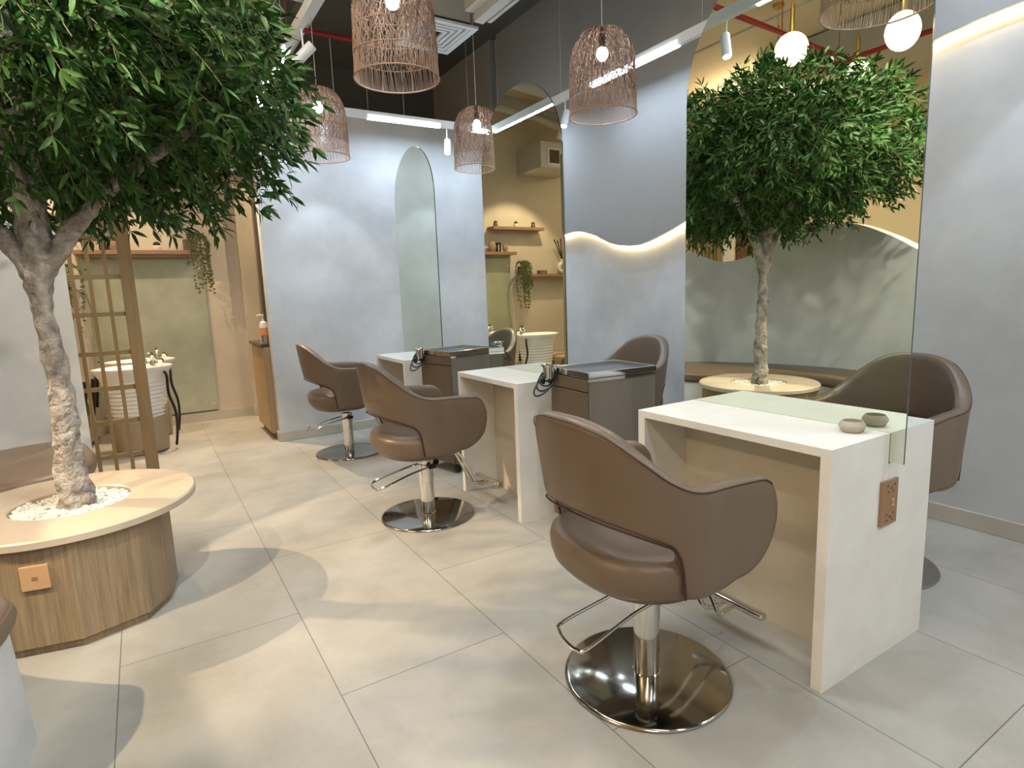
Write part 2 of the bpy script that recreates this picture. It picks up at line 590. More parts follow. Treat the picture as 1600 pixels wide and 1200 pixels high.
# ------------------------------------------------------------------ curved bench
inner = [(-0.42, 2.13), (-0.52, 2.22), (-0.74, 2.44), (-0.90, 2.75), (-0.94, 3.05), (-0.86, 3.32), (-0.66, 3.47), (-0.47, 3.56), (-0.34, 3.70), (-0.31, 3.92), (-0.35, 4.2), (-0.42, 4.44)]
outer = [(-0.60, 4.50), (-0.80, 4.43), (-0.96, 4.31), (-1.11, 4.14), (-1.33, 3.74), (-1.42, 3.4), (-1.47, 3.0), (-1.44, 2.65), (-1.37, 2.36), (-1.15, 1.87), (-0.97, 1.63), (-0.80, 1.60), (-0.58, 1.70), (-0.44, 1.90), (-0.41, 2.02)]
ring = [tuple(p[:2]) for p in smoothpath([(x, y, 0) for x, y in inner+outer], 7, closed=True)]


def offset_ring(rg, d):
    n = len(rg)
    out = []
    for i in range(n):
        a = Vector(rg[i-1])
        c = Vector(rg[(i+1) % n])
        t = (c-a).normalized()
        out.append((rg[i][0]+t.y*d, rg[i][1]-t.x*d))
    return out


def area(rg):
    return sum(rg[i-1][0]*rg[i][1]-rg[i][0]*rg[i-1][1] for i in range(len(rg)))


if area(ring) < 0:
    ring.reverse()


def loft(rings_z, rg, mb, extra=None):
    n = len(rg)
    v = []
    for (d, z) in rings_z:
        rr = offset_ring(rg, d)
        v += [(x, y, z) for x, y in rr]
    f = []
    for j in range(len(rings_z)-1):
        for i in range(n):
            k = (i+1) % n
            f.append((j*n+i, j*n+k, (j+1)*n+k, (j+1)*n+i))
    f.append(tuple(reversed(range(n))))
    f.append(tuple((len(rings_z)-1)*n+i for i in range(n)))
    mb.add(v, f)
    return mb


bench = thing('curved_bench', 'curved plaster bench with brown cushion against the wavy half wall', 'bench')
loft([(0.008, 0.0), (-0.012, 0.36)], ring, MB()).build('bench_base', 'plaster', bench, smooth=True)
loft([(-0.02, 0.362), (0.0, 0.372), (0.008, 0.40), (0.0, 0.432), (-0.015, 0.445), (-0.04, 0.45)], ring, MB()).build('seat_cushion', 'leather', bench, smooth=True, angle=50)
# gathered pleats along the cushion edge
mb = MB()
edge = offset_ring(ring, 0.004)
for i, (x, y) in enumerate(edge):
    a = Vector((x, y, 0))
    bnx = Vector((*edge[(i+1) % len(edge)], 0))
    for k in range(3):
        q = a.lerp(bnx, k/3)
        mb.tube([(q.x, q.y, 0.375), (q.x, q.y, 0.40), (q.x, q.y, 0.426)], [0.004, 0.010, 0.003], 5)
mb.build('cushion_pleats', 'leather', bench, smooth=True)

# ------------------------------------------------------------------ planter table, pebbles, tree
TC = (-0.335, 3.03)
pt = thing('planter_table', 'round tan table with slatless oak faceted base around the olive tree', 'table', (TC[0], TC[1], 0))
pt['label'] = 'round tan topped table with faceted oak base around the tree trunk'
prof = [(0.212, 0.41), (0.455, 0.41), (0.461, 0.414), (0.461, 0.438), (0.455, 0.444), (0.218, 0.444), (0.212, 0.438), (0.212, 0.41)]
MB().lathe(prof, 96, cap=False).build('tabletop', 'table_top', pt, smooth=True)
h5 = [(0.345, -0.10), (0.315, -0.235), (0.235, -0.37), (0.02, -0.445), (-0.20, -0.40)]
k12 = h5+[(-x, -y) for x, y in h5]
k12.reverse()
mb = MB().prism(k12, 'z', 0.035, 0.41)
k12b = [(x*0.96, y*0.96) for x, y in k12]
mb.prism(k12b, 'z', 0.0, 0.034)
mb.build('base', 'oak', pt)
# power plate on the base
am = math.atan2(-0.22, -0.045)
nrm = Vector((math.cos(am), math.sin(am), 0))
pl = MB().box(-0.043, 0.043, -0.006, 0.006, -0.045, 0.045)
po = pl.build('power_plate', 'bronze_light', pt, bevel=0.002, loc=(-0.090+nrm.x*0.005, -0.4225+nrm.y*0.005, 0.302), rot=(0, 0, am+PI/2))
MB().box(-0.008, 0.008, -0.008, -0.005, -0.006, 0.006).build('socket', 'bronze', po)
random.seed(5)
mb = MB()
mb.lathe([(0.211, 0.405), (0.211, 0.415)], 40)
for i in range(900):
    a = random.uniform(0, 2*PI)
    r = 0.200*math.sqrt(random.random())
    if r < 0.03:
        continue
    s = random.uniform(0.006, 0.012)
    mb.ball((r*math.cos(a), r*math.sin(a), 0.424+0.01*random.random()), s, 6, 4, (random.uniform(0.8, 1.4), random.uniform(0.8, 1.4), random.uniform(0.5, 0.8)))
o = mb.build('pebbles', 'pebble', None, smooth=True, loc=(TC[0], TC[1], 0))
tag(o, 'white pebbles filling the planter opening around the trunk', 'pebbles', kind='stuff')

tree = thing('olive_tree', 'artificial olive tree with pale bark growing from the pebble filled table', 'tree', (0, 0, 0))


def branch(mb, pts, rad, n=22, seed=0, amp=0.22):
    P = smoothpath(pts, 14)
    N = len(P)
    rr = []
    for i in range(N):
        t = i/(N-1)*(len(rad)-1)
        k = min(int(t), len(rad)-2)
        rr.append(rad[k]+(rad[k+1]-rad[k])*(t-k))
    o = len(mb.v)
    mb.tube(P, rr, n)
    for i in range(N):
        for k in range(n):
            j = o+i*n+k
            p = Vector(mb.v[j])
            d = p-P[i]
            s = 1+amp*1.6*noise.noise(Vector((p.x*16+seed, p.y*16, p.z*11)))+amp*0.8*noise.noise(Vector((p.x*45, p.y*45+seed, p.z*30)))
            mb.v[j] = tuple(P[i]+d*s)


mb = MB()
branch(mb, [(-0.318, 3.0, 0.40), (-0.318, 3.0, 0.46), (-0.325, 3.0, 0.60), (-0.312, 3.0, 0.78), (-0.312, 3.0, 0.94), (-0.322, 3.0, 1.12), (-0.330, 3.0, 1.28), (-0.325, 3.0, 1.42), (-0.318, 2.99, 1.58), (-0.318, 2.98, 1.78), (-0.30, 2.96, 2.1), (-0.32, 2.95, 2.45)],
       [0.072, 0.062, 0.050, 0.046, 0.042, 0.038, 0.038, 0.054, 0.056, 0.050, 0.034, 0.015], 28)
branch(mb, [(-0.325, 3.0, 1.38), (-0.24, 2.99, 1.50), (-0.14, 2.98, 1.62), (-0.03, 2.96, 1.74), (0.18, 2.92, 1.90), (0.42, 2.9, 2.1)], [0.045, 0.038, 0.03, 0.027, 0.02, 0.01], 16, 3)
branch(mb, [(-0.325, 3.0, 1.36), (-0.40, 3.01, 1.50), (-0.48, 3.02, 1.60), (-0.66, 3.05, 1.78), (-0.95, 3.1, 2.05)], [0.045, 0.036, 0.03, 0.022, 0.01], 16, 7)
branch(mb, [(-0.32, 3.0, 1.55), (-0.30, 3.2, 1.8), (-0.28, 3.5, 2.1)], [0.04, 0.025, 0.01], 12, 9)
branch(mb, [(-0.32, 3.0, 1.55), (-0.34, 2.8, 1.8), (-0.36, 2.5, 2.05)], [0.04, 0.025, 0.01], 12, 11)
for (x, y, z, r) in [(-0.335, 2.965, 1.10, 0.015), (-0.345, 2.985, 0.70, 0.022), (-0.27, 2.96, 0.46, 0.028)]:
    mb.ball((x, y, z), r, 10, 7)
mb.build('trunk', 'bark', tree, smooth=True, angle=80)

CC = Vector((-0.34, 2.96, 2.16))
CR = Vector((1.10, 1.10, 0.66))
random.seed(11)
lv, lf = [], []
tw = MB()
ol = MB()


def leaf(p, d, L, W):
    d = d.normalized()
    side = d.cross(Vector((random.gauss(0, 1), random.gauss(0, 1), random.gauss(0, 1)))).normalized()
    nn = side.cross(d).normalized()
    if nn.z < 0:
        nn = -nn
        side = -side
    dr = random.uniform(0.0, 0.25)
    o = len(lv)
    c1 = p+d*L*0.30
    c2 = p+d*L*0.68-nn*L*dr*0.35
    e = p+d*L-nn*L*dr
    cup = W*0.28
    lv.extend([tuple(p), tuple(c1+side*W+nn*cup), tuple(c1), tuple(c1-side*W+nn*cup),
               tuple(c2+side*W*0.85+nn*cup), tuple(c2), tuple(c2-side*W*0.85+nn*cup), tuple(e)])
    lf.extend([(o, o+2, o+1), (o, o+3, o+2), (o+1, o+2, o+5, o+4), (o+2, o+3, o+6, o+5), (o+4, o+5, o+7), (o+5, o+6, o+7)])


NT = 2700
for i in range(NT):
    while True:
        v = Vector((random.gauss(0, 1), random.gauss(0, 1), random.gauss(0, 1))).normalized()
        rad = random.uniform(0.25, 0.97)**0.60
        lump = 1+0.16*noise.noise(v*2.2+Vector((3, 1, 7)))
        q = Vector((v.x*CR.x, v.y*CR.y, v.z*CR.z))*rad*lump
        if q.z > -0.50+max(0, -q.y)*0.36+0.04*max(0, q.x):
            break
    if q.z > 0:
        q.z *= 1-0.16*max(0, q.y)
    p = CC+q
    d = (Vector((v.x, v.y, v.z*0.6))+Vector((random.gauss(0, 0.45), random.gauss(0, 0.45), random.gauss(0, 0.4)))).normalized()
    if v.z < 0.1:
        d = (d+Vector((0, 0, -0.35))).normalized()
    L = random.uniform(0.12, 0.24)
    pts = []
    start = p-d*L*0.6
    for k in range(5):
        t = k/4
        pts.append(start+d*L*t+Vector((0, 0, -0.05*t*t)))
    tw.tube(pts, [0.0022, 0.002, 0.0018, 0.0015, 0.001], 3, cap=False)
    nl = random.randint(5, 7)
    for k in range(nl):
        t = 0.15+0.85*k/(nl-1)
        base = start+d*L*t+Vector((0, 0, -0.05*t*t))
        sd = d.cross(Vector((random.gauss(0, 1), random.gauss(0, 1), random.gauss(0, 1)))).normalized()
        for sg in (1, -1):
            ld = d*random.uniform(0.5, 1.1)+sd*sg*random.uniform(0.5, 1.0)+Vector((0, 0, random.uniform(-0.35, 0.2)))
            leaf(base, ld, random.uniform(0.045, 0.078), random.uniform(0.006, 0.0095))
    leaf(pts[-1], d, 0.075, 0.009)
    if random.random() < 0.11 and v.z < 0.5:
        b0 = pts[3]+Vector((random.uniform(-.01, .01), 0, -0.02))
        tw.tube([pts[3], b0], 0.0012, 3, cap=False)
        ol.ball(b0+Vector((0, 0, -0.01)), 0.0085, 8, 6, (1, 1, 1.45))
me = MB()
me.v, me.f, me.mi = lv, lf, [0]*len(lf)
o = me.build('foliage', 'leaf', tree, smooth=True, angle=60)
tw.build('twigs', 'twig', tree)
o = ol.build('olives', 'olive', tree, smooth=True)
o['kind'] = 'stuff'

# ------------------------------------------------------------------ styling desks with arched mirrors
DESKS = [(0.917, 1.70, 'cream stone styling desk nearest the viewer with two clay bowls on top'),
         (2.60, 3.29, 'cream stone styling desk in the middle of the row behind the second chair'),
         (4.17, 4.80, 'cream stone styling desk at the far end of the row near the back wall')]
MIR = [(0.875, 1.755, 'largest arched mirror on the nearest desk reflecting the olive tree'),
       (2.590, 3.450, 'arched mirror on the middle desk reflecting the shelves and wash area'),
       (4.184, 4.985, 'arched mirror on the farthest desk reflecting the pale back wall')]
DX0, DX1, DH = 1.632, 2.240, 0.768
for i, ((y0, y1, lab), (m0, m1, mlab)) in enumerate(zip(DESKS, MIR)):
    yc = (y0+y1)/2
    d = thing('styling_desk', lab, 'desk', (0, yc, 0), group='styling desks')
    a, b_ = y0-yc, y1-yc
    mb = MB().box(DX0, XM-0.003, a+0.034, b_-0.034, DH-0.028, DH)
    mb.box(XM+0.011, DX1, a+0.034, b_-0.034, DH-0.028, DH)
    mb.build('desktop', 'stone', d, bevel=0.0015)
    prof = [(DX0, 0.0), (DX1, 0.0), (DX1, DH), (XM+0.011, DH), (XM+0.011, 0.668), (XM-0.003, 0.668), (XM-0.003, DH), (DX0, DH)]
    for (s0, s1) in ((a, a+0.034), (b_-0.034, b_)):
        MB().prism(prof, 'y', s0, s1).build('side_panel', 'stone', d, bevel=0.0015)
    MB().box(1.865, 1.885, a+0.034, b_-0.034, 0, DH-0.028).build('modesty_panel', 'stone_inner', d)
    MB().box(2.03, 2.05, a+0.034, b_-0.034, 0, DH-0.028).build('modesty_panel', 'stone_inner', d)
    if i == 0:
        p = MB().box(1.908, 2.004, a-0.010, a, 0.468, 0.617).build('power_plate', 'bronze', d, bevel=0.002)
        for z in (0.590, 0.495):
            q2 = MB().box(1.958-0.027, 1.958+0.027, a-0.0106, a-0.0098, z-0.017, z+0.017, 0)
            for (dx, dz, ww, hh) in ((-0.02, 0.010, .0022, .004), (0.02, 0.010, .0022, .004), (-0.016, -0.010, .003, .003), (0.014, -0.010, .003, .003), (0, 0.0, .006, .002)):
                q2.box(1.958+dx-ww, 1.958+dx+ww, a-0.0112, a-0.0105, z+dz-hh, z+dz+hh, 1)
            q2.build('socket', ['bronze', 'piping'], p)
        for dz in (0.548, 0.534):
            MB().box(1.964, 1.976, a-0.0135, a-0.0095, dz-0.0055, dz+0.0055).build('rocker_switch', 'bronze_light', p)
    # mirror
    mc = (m0+m1)/2
    mr = thing('arched_mirror', mlab, 'mirror', (XM, mc, 0), group='arched mirrors')
    hw_ = (m1-m0)/2
    zs = 2.405-hw_
    pts = [(-hw_, 0.674), (hw_, 0.674)] + [(hw_*math.cos(R(t)), zs+hw_*math.sin(R(t))) for t in range(0, 181, 5)]
    MB().prism(pts, 'x', 0.0, 0.008, mi=0, mis=1).build('mirror_glass', ['mirror', 'glass_edge'], mr)

# two clay bowls
def bowl(loc, lab):
    prof = [(0.0, 0.0), (0.026, 0.0), (0.032, 0.004), (0.039, 0.018), (0.038, 0.026), (0.031, 0.035), (0.030, 0.037), (0.028, 0.036), (0.031, 0.025), (0.030, 0.014), (0.02, 0.007), (0.0, 0.006)]
    o = MB().lathe(prof, 32, cap=False).build('bowl', 'bowl_clay', None, smooth=True, loc=loc)
    return tag(o, lab, 'bowl')


bowl((1.885, 1.000, DH), 'small rounded clay bowl on the nearest desk in front of the mirror')

# ------------------------------------------------------------------ salon chair
def chair_band():
    N = 72
    mb = MB()
    hwid, xf, xr0 = 0.288, 0.255, -0.05
    def path(s):
        # s in [0,1] from rear centre to arm tip (left side, +y)
        arc = 0.56
        if s < arc:
            a = s/arc*PI/2
            e = 0.96
            x = xr0-0.225*(abs(math.cos(a))**e)
            y = hwid*(abs(math.sin(a))**e)
            return x, y
        t = (s-arc)/(1-arc)
        return xr0+(xf-xr0)*t, hwid-0.012*t*t
    samples = []
    for i in range(-N, N+1):
        s = abs(i)/N
        x, y = path(s)
        if i < 0:
            y = -y
        samples.append((s, x, y))
    P = [Vector((x, y, 0)) for _, x, y in samples]
    K = 20
    v = []
    ctl = [(0, 0.912), (0.08, 0.908), (0.18, 0.880), (0.28, 0.822), (0.37, 0.768), (0.46, 0.736), (0.57, 0.722), (0.72, 0.716), (0.86, 0.708), (1, 0.695)]
    cv = smoothpath([(a, b_, 0) for a, b_ in ctl], 10)
    def topf(s):
        for p, q in zip(cv, cv[1:]):
            if s <= q.x:
                return p.y+(q.y-p.y)*(s-p.x)/max(1e-6, q.x-p.x)
        return cv[-1].y
    info = []
    for i, (s, x, y) in enumerate(samples):
        t = (P[min(i+1, 2*N)]-P[max(i-1, 0)]).normalized()
        nrm = Vector((t.y, -t.x, 0))
        if nrm.dot(P[i]-Vector((0.05, 0, 0))) < 0:
            nrm = -nrm
        zt = topf(s)
        # bottom edge
        if x < -0.175:
            zb = 0.628-0.050*min(1, (s/0.36))**2
        elif x < -0.125:
            u = (x+0.175)/0.05
            zb = 0.578-0.163*(1-math.sqrt(max(0, 1-u*u)))
        else:
            zb = 0.415-0.012*math.sin(min(1, (x+0.125)/0.2)*PI)
        # arm front rounding
        if x > xf-0.075:
            u = min(1, (x-(xf-0.075))/0.075)
            zt -= 0.075*(1-math.sqrt(max(0, 1-u*u)))
        if x > xf-0.16:
            u = min(1, (x-(xf-0.16))/0.16)
            zb += 0.135*(1-math.sqrt(max(0, 1-u*u)))**1.0
        th = 0.030
        h = (zt-zb)/2
        zc = (zt+zb)/2
        rear = max(0, math.cos(min(1, s/0.62)*PI/2))
        for k in range(K):
            a = 2*PI*k/K
            ca, sa = math.cos(a), math.sin(a)
            e = 0.35
            dx = math.copysign(abs(ca)**e, ca)*th
            # rounded-box section
            rr = min(th, h)
            dz = math.copysign(abs(sa)**e, sa)
            if abs(dz) > 0.98:
                dx *= 0.8
            z = zc+dz*h
            lean = (0.005+0.062*rear)*max(0, (z-0.45)/0.45)
            p = P[i]+nrm*(dx-th+lean)
            v.append((p.x, p.y, z))
        info.append((P[i], nrm, zb, zt, rear))
    f = []
    M_ = 2*N+1
    for i in range(M_-1):
        for k in range(K):
            q = (k+1) % K
            f.append((i*K+k, i*K+q, (i+1)*K+q, (i+1)*K+k))
    f.append(tuple(reversed(range(K))))
    f.append(tuple((M_-1)*K+k for k in range(K)))
    mb.add(v, f)
    return mb, info


def make_chair(label, loc, rz):
    t = thing('salon_chair', label, 'chair', loc, rz, 'brown styling chairs')
    mb, info = chair_band()
    mb.build('backrest', 'leather', t, smooth=True, angle=60)
    # dark piping along lower outer edge of the back and the seam down the side
    for sg in (-1, 1):
        pts = []
        n = len(info)//2
        for i in range(0, n+1):
            P_, nr, zb, zt, rear = info[n+sg*i]
            if P_.x > -0.118:
                break
            lean = (0.005+0.062*rear)*max(0, (zb-0.45)/0.45)
            pts.append(P_+nr*(lean-0.0015)+Vector((0, 0, zb+0.003)))
        MB().tube(pts, 0.0032, 6).build('piping', 'piping', t, smooth=True)
    top = []
    for i in range(0, len(info), 1):
        P_, nr, zb, zt, rear = info[i]
        lean = (0.005+0.062*rear)*max(0, (zt-0.45)/0.45)
        top.append(P_+nr*(lean-0.002)+Vector((0, 0, zt-0.010)))
    MB().tube(top[3:-3], 0.0016, 5).build('piping', 'piping', t, smooth=True)
    # seat tub
    N = 72
    rings = []
    def seat_pt(a, off):
        ca, sa = math.cos(a), math.sin(a)
        e = 0.62 if ca > 0 else 0.84
        x = math.copysign(abs(ca)**e, ca)
        y = math.copysign(abs(sa)**e, sa)
        xx = x*(0.262 if x > 0 else 0.243)-0.035
        yy = y*0.268
        # rear part swells to the outer line of the back
        return xx+math.copysign(1, x)*off*abs(ca), yy+math.copysign(1, y)*off*abs(sa)
    prof = [(-0.13, 0.374), (-0.07, 0.378), (-0.03, 0.392), (-0.005, 0.42), (0.006, 0.455), (0.008, 0.485), (0.002, 0.505), (-0.012, 0.517), (-0.035, 0.522), (-0.07, 0.518), (-0.12, 0.510), (-0.19, 0.506)]
    v = []
    for (off, z) in prof:
        for i in range(N):
            a = 2*PI*i/N
            x, y = seat_pt(a, off)
            zz = z
            if x > 0.05 and z < 0.45:
                zz += 0.03*(x-0.05)/0.2
            v.append((x, y, zz))
    f = []
    for j in range(len(prof)-1):
        for i in range(N):
            k = (i+1) % N
            f.append((j*N+i, j*N+k, (j+1)*N+k, (j+1)*N+i))
    f.append(tuple(reversed(range(N))))
    f.append(tuple((len(prof)-1)*N+i for i in range(N)))
    MB().add(v, f).build('seat', 'leather', t, smooth=True, angle=70)
    MB().box(-0.09, 0.09, -0.08, 0.08, 0.358, 0.374).build('seat_plate', 'black', t)
    # base
    MB().lathe([(0.0, 0.0), (0.262, 0.0), (0.266, 0.004), (0.264, 0.009), (0.255, 0.012), (0.06, 0.019), (0.0, 0.020)], 72, cap=False).build('base_disc', 'steel', t, smooth=True, angle=50)
    MB().lathe([(0.046, 0.018), (0.041, 0.022), (0.041, 0.20), (0.0425, 0.201), (0.0425, 0.31), (0.046, 0.312), (0.046, 0.33), (0.02, 0.334), (0.015, 0.336), (0.015, 0.36)], 32).build('column', 'chrome', t, smooth=True, angle=30)
    lev = smoothpath([(-0.01, 0.052, 0.295), (-0.10, 0.06, 0.28), (-0.265, 0.088, 0.235), (-0.30, 0.06, 0.228), (-0.315, 0.0, 0.226), (-0.315, -0.045, 0.228), (-0.29, -0.065, 0.234), (-0.12, -0.062, 0.278), (0.01, -0.066, 0.298), (0.035, -0.066, 0.300)], 6)
    lv_ = MB().tube(lev, 0.0055, 8)
    lv_.build('pump_lever', 'chrome', t, smooth=True)
    MB().tube([(0.0, -0.085, 0.300), (0.0, 0.065, 0.297)], 0.007, 10).box(-0.012, 0.03, -0.078, -0.058, 0.288, 0.312).build('lever_pivot', 'black', t, smooth=True)
    fr = MB()
    for sy in (-0.035, 0.035):
        fr.tube(smoothpath([(0.13, sy, 0.375), (0.20, sy, 0.33), (0.27, sy, 0.20), (0.31, sy*0.9, 0.125), (0.35, sy*0.6, 0.112), (0.415, sy*0.5, 0.118)], 6), 0.009, 8)
    fr.build('footrest_arm', 'chrome', t, smooth=True)
    MB().tube([(0.415, -0.135, 0.122), (0.415, -0.13, 0.122), (0.415, 0.13, 0.122), (0.415, 0.135, 0.122)], [0.015, 0.02, 0.02, 0.015], 14, flat=0.75).build('footrest_bar', 'chrome', t, smooth=True, angle=30)
    return t


c1 = make_chair('brown leather salon chair closest to the viewer beside the nearest desk', (1.267, 1.287, 0), 0)
dup(c1, (1.275, 3.04, 0), R(2), 'brown leather salon chair second in the row in front of the middle desk')
dup(c1, (1.325, 4.72, 0), R(-3), 'brown leather salon chair farthest back near the back wall')
dup(c1, (2.625, 1.295, 0), PI, 'brown leather salon chair behind the nearest desk against the right wall')
dup(c1, (2.74, 3.05, 0), PI, 'brown leather salon chair behind the middle desk seen above the trolley')

# ------------------------------------------------------------------ trolleys
def make_trolley(label, loc, rz):
    t = thing('salon_trolley', label, 'trolley', loc, rz, 'brown tool trolleys')
    hx, hy = 0.20, 0.165
    MB().box(-hx, hx, -hy, hy, 0.07, 0.83).build('body', 'trolley_side', t, bevel=0.003)
    zs_ = [0.83, 0.765, 0.545, 0.32, 0.075]
    for k in range(4):
        d = MB().box(-hx-0.012, -hx, -hy+0.006, hy-0.006, zs_[k+1]+0.004, zs_[k]-0.004).build('drawer', 'trolley_brown', t, bevel=0.002)
        if k:
            MB().box(-hx-0.0135, -hx-0.011, -hy+0.006, hy-0.006, zs_[k]-0.006, zs_[k]-0.004).build('drawer_lip', 'bronze', d)
    MB().box(-hx-0.012, hx, -hy-0.003, -hy, 0.815, 0.83).build('top_band', 'chrome', t)
    MB().box(-hx, hx, hy, hy+0.003, 0.815, 0.83).build('top_band', 'chrome', t)
    fr = MB()
    for (a, b_, c, d_) in ((-hx-0.012, hx+0.004, -hy-0.004, -hy+0.006), (-hx-0.012, hx+0.004, hy-0.006, hy+0.004), (-hx-0.012, -hx-0.002, -hy-0.004, hy+0.004), (hx-0.006, hx+0.004, -hy-0.004, hy+0.004)):
        fr.box(a, b_, c, d_, 0.832, 0.862)
    fr.build('tray_rim', 'chrome', t, bevel=0.002)
    MB().box(-hx, hx-0.006, -hy+0.006, hy-0.006, 0.831, 0.842).build('tray_mat', 'tray_mat', t)
    # tool holder with cable on the drawer side
    tr = [(-hx-0.05+0.04*math.cos(R(a)), hy-0.05+0.04*math.sin(R(a)), 0.875) for a in range(0, 360, 15)]
    mb = MB().tube(tr, 0.004, 6, closed=True)
    mb.lathe([(0.026, 0.81), (0.032, 0.875), (0.029, 0.875), (0.024, 0.81)], 20, (-hx-0.05, hy-0.05, 0))
    mb.build('tool_holder', 'chrome', t, smooth=True)
    cb = MB()
    random.seed(3)
    for k in range(4):
        r0 = 0.035+0.012*k
        cx, cz = -hx-0.045-0.012*k, 0.82-0.012*k
        loop = [(cx+r0*0.9*math.cos(R(a)), hy-0.03-0.01*k+0.35*r0*math.sin(R(a)), cz+r0*0.75*math.sin(R(a+20*k))) for a in range(0, 360, 20)]
        cb.tube(smoothpath(loop, 3, closed=True), 0.0045, 6, closed=True)
    cb.ball((-hx-0.05, hy-0.06, 0.80), 0.016, 10, 8)
    cb.ball((-hx-0.07, hy-0.02, 0.79), 0.014, 10, 8)
    cb.build('power_cable', 'black', t, smooth=True)
    wl = MB()
    for sx in (-1, 1):
        for sy in (-1, 1):
            c = MB()
            c.lathe([(0.0, -0.01), (0.026, -0.01), (0.028, 0), (0.026, 0.01), (0, 0.01)], 18, cap=False)
            c.v = [(x+sx*0.16, z+sy*0.13, y+0.028) for (x, y, z) in c.v]
            c.box(sx*0.16-0.008, sx*0.16+0.008, sy*0.13-0.014, sy*0.13+0.014, 0.045, 0.07)
            c.build('caster', 'black', t, smooth=True)
    return t


t1 = make_trolley('dark brown trolley with chrome tray between the nearest and middle desks', (1.955, 2.29, 0), R(-4))
dup(t1, (1.905, 3.82, 0), R(14), 'dark brown trolley with chrome tray between the middle and farthest desks')

# ------------------------------------------------------------------ suspended track, spots
trk = thing('light_track', 'white suspended rectangular light track running round the styling area', 'light track')
mb = MB()
mb.box(TX0-0.018, TX1+0.018, TY-0.018, TY+0.018, TZ-0.03, TZ+0.03)
mb.build('track_rail', 'white_metal', trk)
MB().box(TX0-0.018, TX0+0.018, -2.0, TY-0.018, TZ-0.03, TZ+0.03).build('track_rail', 'white_metal', trk)
MB().box(TX1-0.018, TX1+0.018, -2.0, TY-0.018, TZ-0.03, TZ+0.03).build('track_rail', 'white_metal', trk)
for (ax, a, b_, c, p) in STRIPS:
    if ax == 'x':
        MB().box(a, b_, c-0.013, c+0.013, TZ-0.035, TZ-0.0305).box(a, b_, c-0.0215, c-0.0185, TZ-0.03, TZ-0.002).build('light_strip', 'lamp_cool', trk)
    else:
        q = -1
        MB().box(c-0.013, c+0.013, a, b_, TZ-0.035, TZ-0.0305).box(c+q*0.0215, c+q*0.0185, a, b_, TZ-0.03, TZ-0.002).build('light_strip', 'lamp_cool', trk)
for (x, y) in [(1.80, TY), (2.12, TY), (1.2, TY), (2.75, TY), (TX1, 2.6), (TX1, 4.0), (TX0, 4.0), (TX0, 2.0), (TX1, 1.2), (TX0, 0.3), (TX1, 0)]:
    MB().tube([(x, y, TZ+0.03), (x, y, CEIL)], 0.0012, 5).build('suspension_wire', 'white_metal', trk)


def spot_head(loc, target, lab, body='white_metal', top=TZ-0.03):
    t = thing('spotlight', lab, 'spotlight', loc, group='cylinder spotlights')
    d = (Vector(target)-Vector(loc)).normalized()
    rot = d.to_track_quat('-Z', 'Y').to_euler()
    MB().lathe([(0.0, 0.07), (0.026, 0.07), (0.028, 0.066), (0.028, -0.066), (0.024, -0.066), (0.022, -0.060)], 24, cap=False).build('housing', body, t, smooth=True, angle=30, rot=rot)
    MB().lathe([(0.0, -0.060), (0.0225, -0.060), (0.0225, -0.062), (0.0, -0.062)], 24, cap=False).build('lens', 'lamp_cool', t, rot=rot)
    MB().tube([(0, 0, 0.0), (0, 0, top-loc[2])], 0.005, 8).build('stem', body, t)


labs = ['white cylinder spotlight on the left track above the olive tree side',
        'white cylinder spotlight on the back track near the wicker lamps',
        'white cylinder spotlight on the back track behind the tree leaves',
        'white cylinder spotlight on the right track above the nearest mirror',
        'white cylinder spotlight on the right track behind the second wicker lamp',
        'white cylinder spotlight near the front of the right track', 'white cylinder spotlight at the front end of the right track',
        'warm spotlight on the lounge ceiling near the lattice', 'warm spotlight on the lounge ceiling above the bench', 'warm spotlight over the passage to the wash area',
        'warm spotlight over the wash basins', 'warm spotlight over the passage floor', 'added spotlight over the near end of the curved bench brightening the half wall', 'added warm spotlight behind the back wall brightening the counter', 'added white cylinder spotlight on the left track brightening the half wall end', 'added white cylinder spotlight on the left track brightening the wall across the bench']
for (p, t, e, c, s), lab in zip(SPOTS, labs):
    spot_head(p, t, lab, top=(TZ-0.03 if p[2] < 2.7 else CEIL))
for k, (x, y, z, L, c, p) in enumerate(FILL_BATTENS):  # housings for the added fill lamps
    o = MB().box(x-0.07, x+0.07, y-L/2, y+L/2, z-0.04, z).tube([(x, y, z), (x, y, CEIL)], 0.006, 6).build('added_fill_batten', 'white_metal')
    tag(o, ['added linear fill lamp behind the viewer on the left', 'added linear fill lamp behind the viewer on the right', 'added linear fill lamp over the front of the lounge', 'added linear fill lamp over the back of the lounge', 'added linear fill lamp above the aisle beside the tree'][k], 'ceiling lamp', 'added linear fill lamps')

# ------------------------------------------------------------------ wicker pendants
def shade_r(z):
    # z 0 (rim) .. 0.515 (crown)
    if z < 0.30:
        return 0.208-0.012*(z/0.30)
    u = (z-0.30)/0.215
    return 0.196*math.sqrt(max(0, 1-u*u))*0.92+0.016


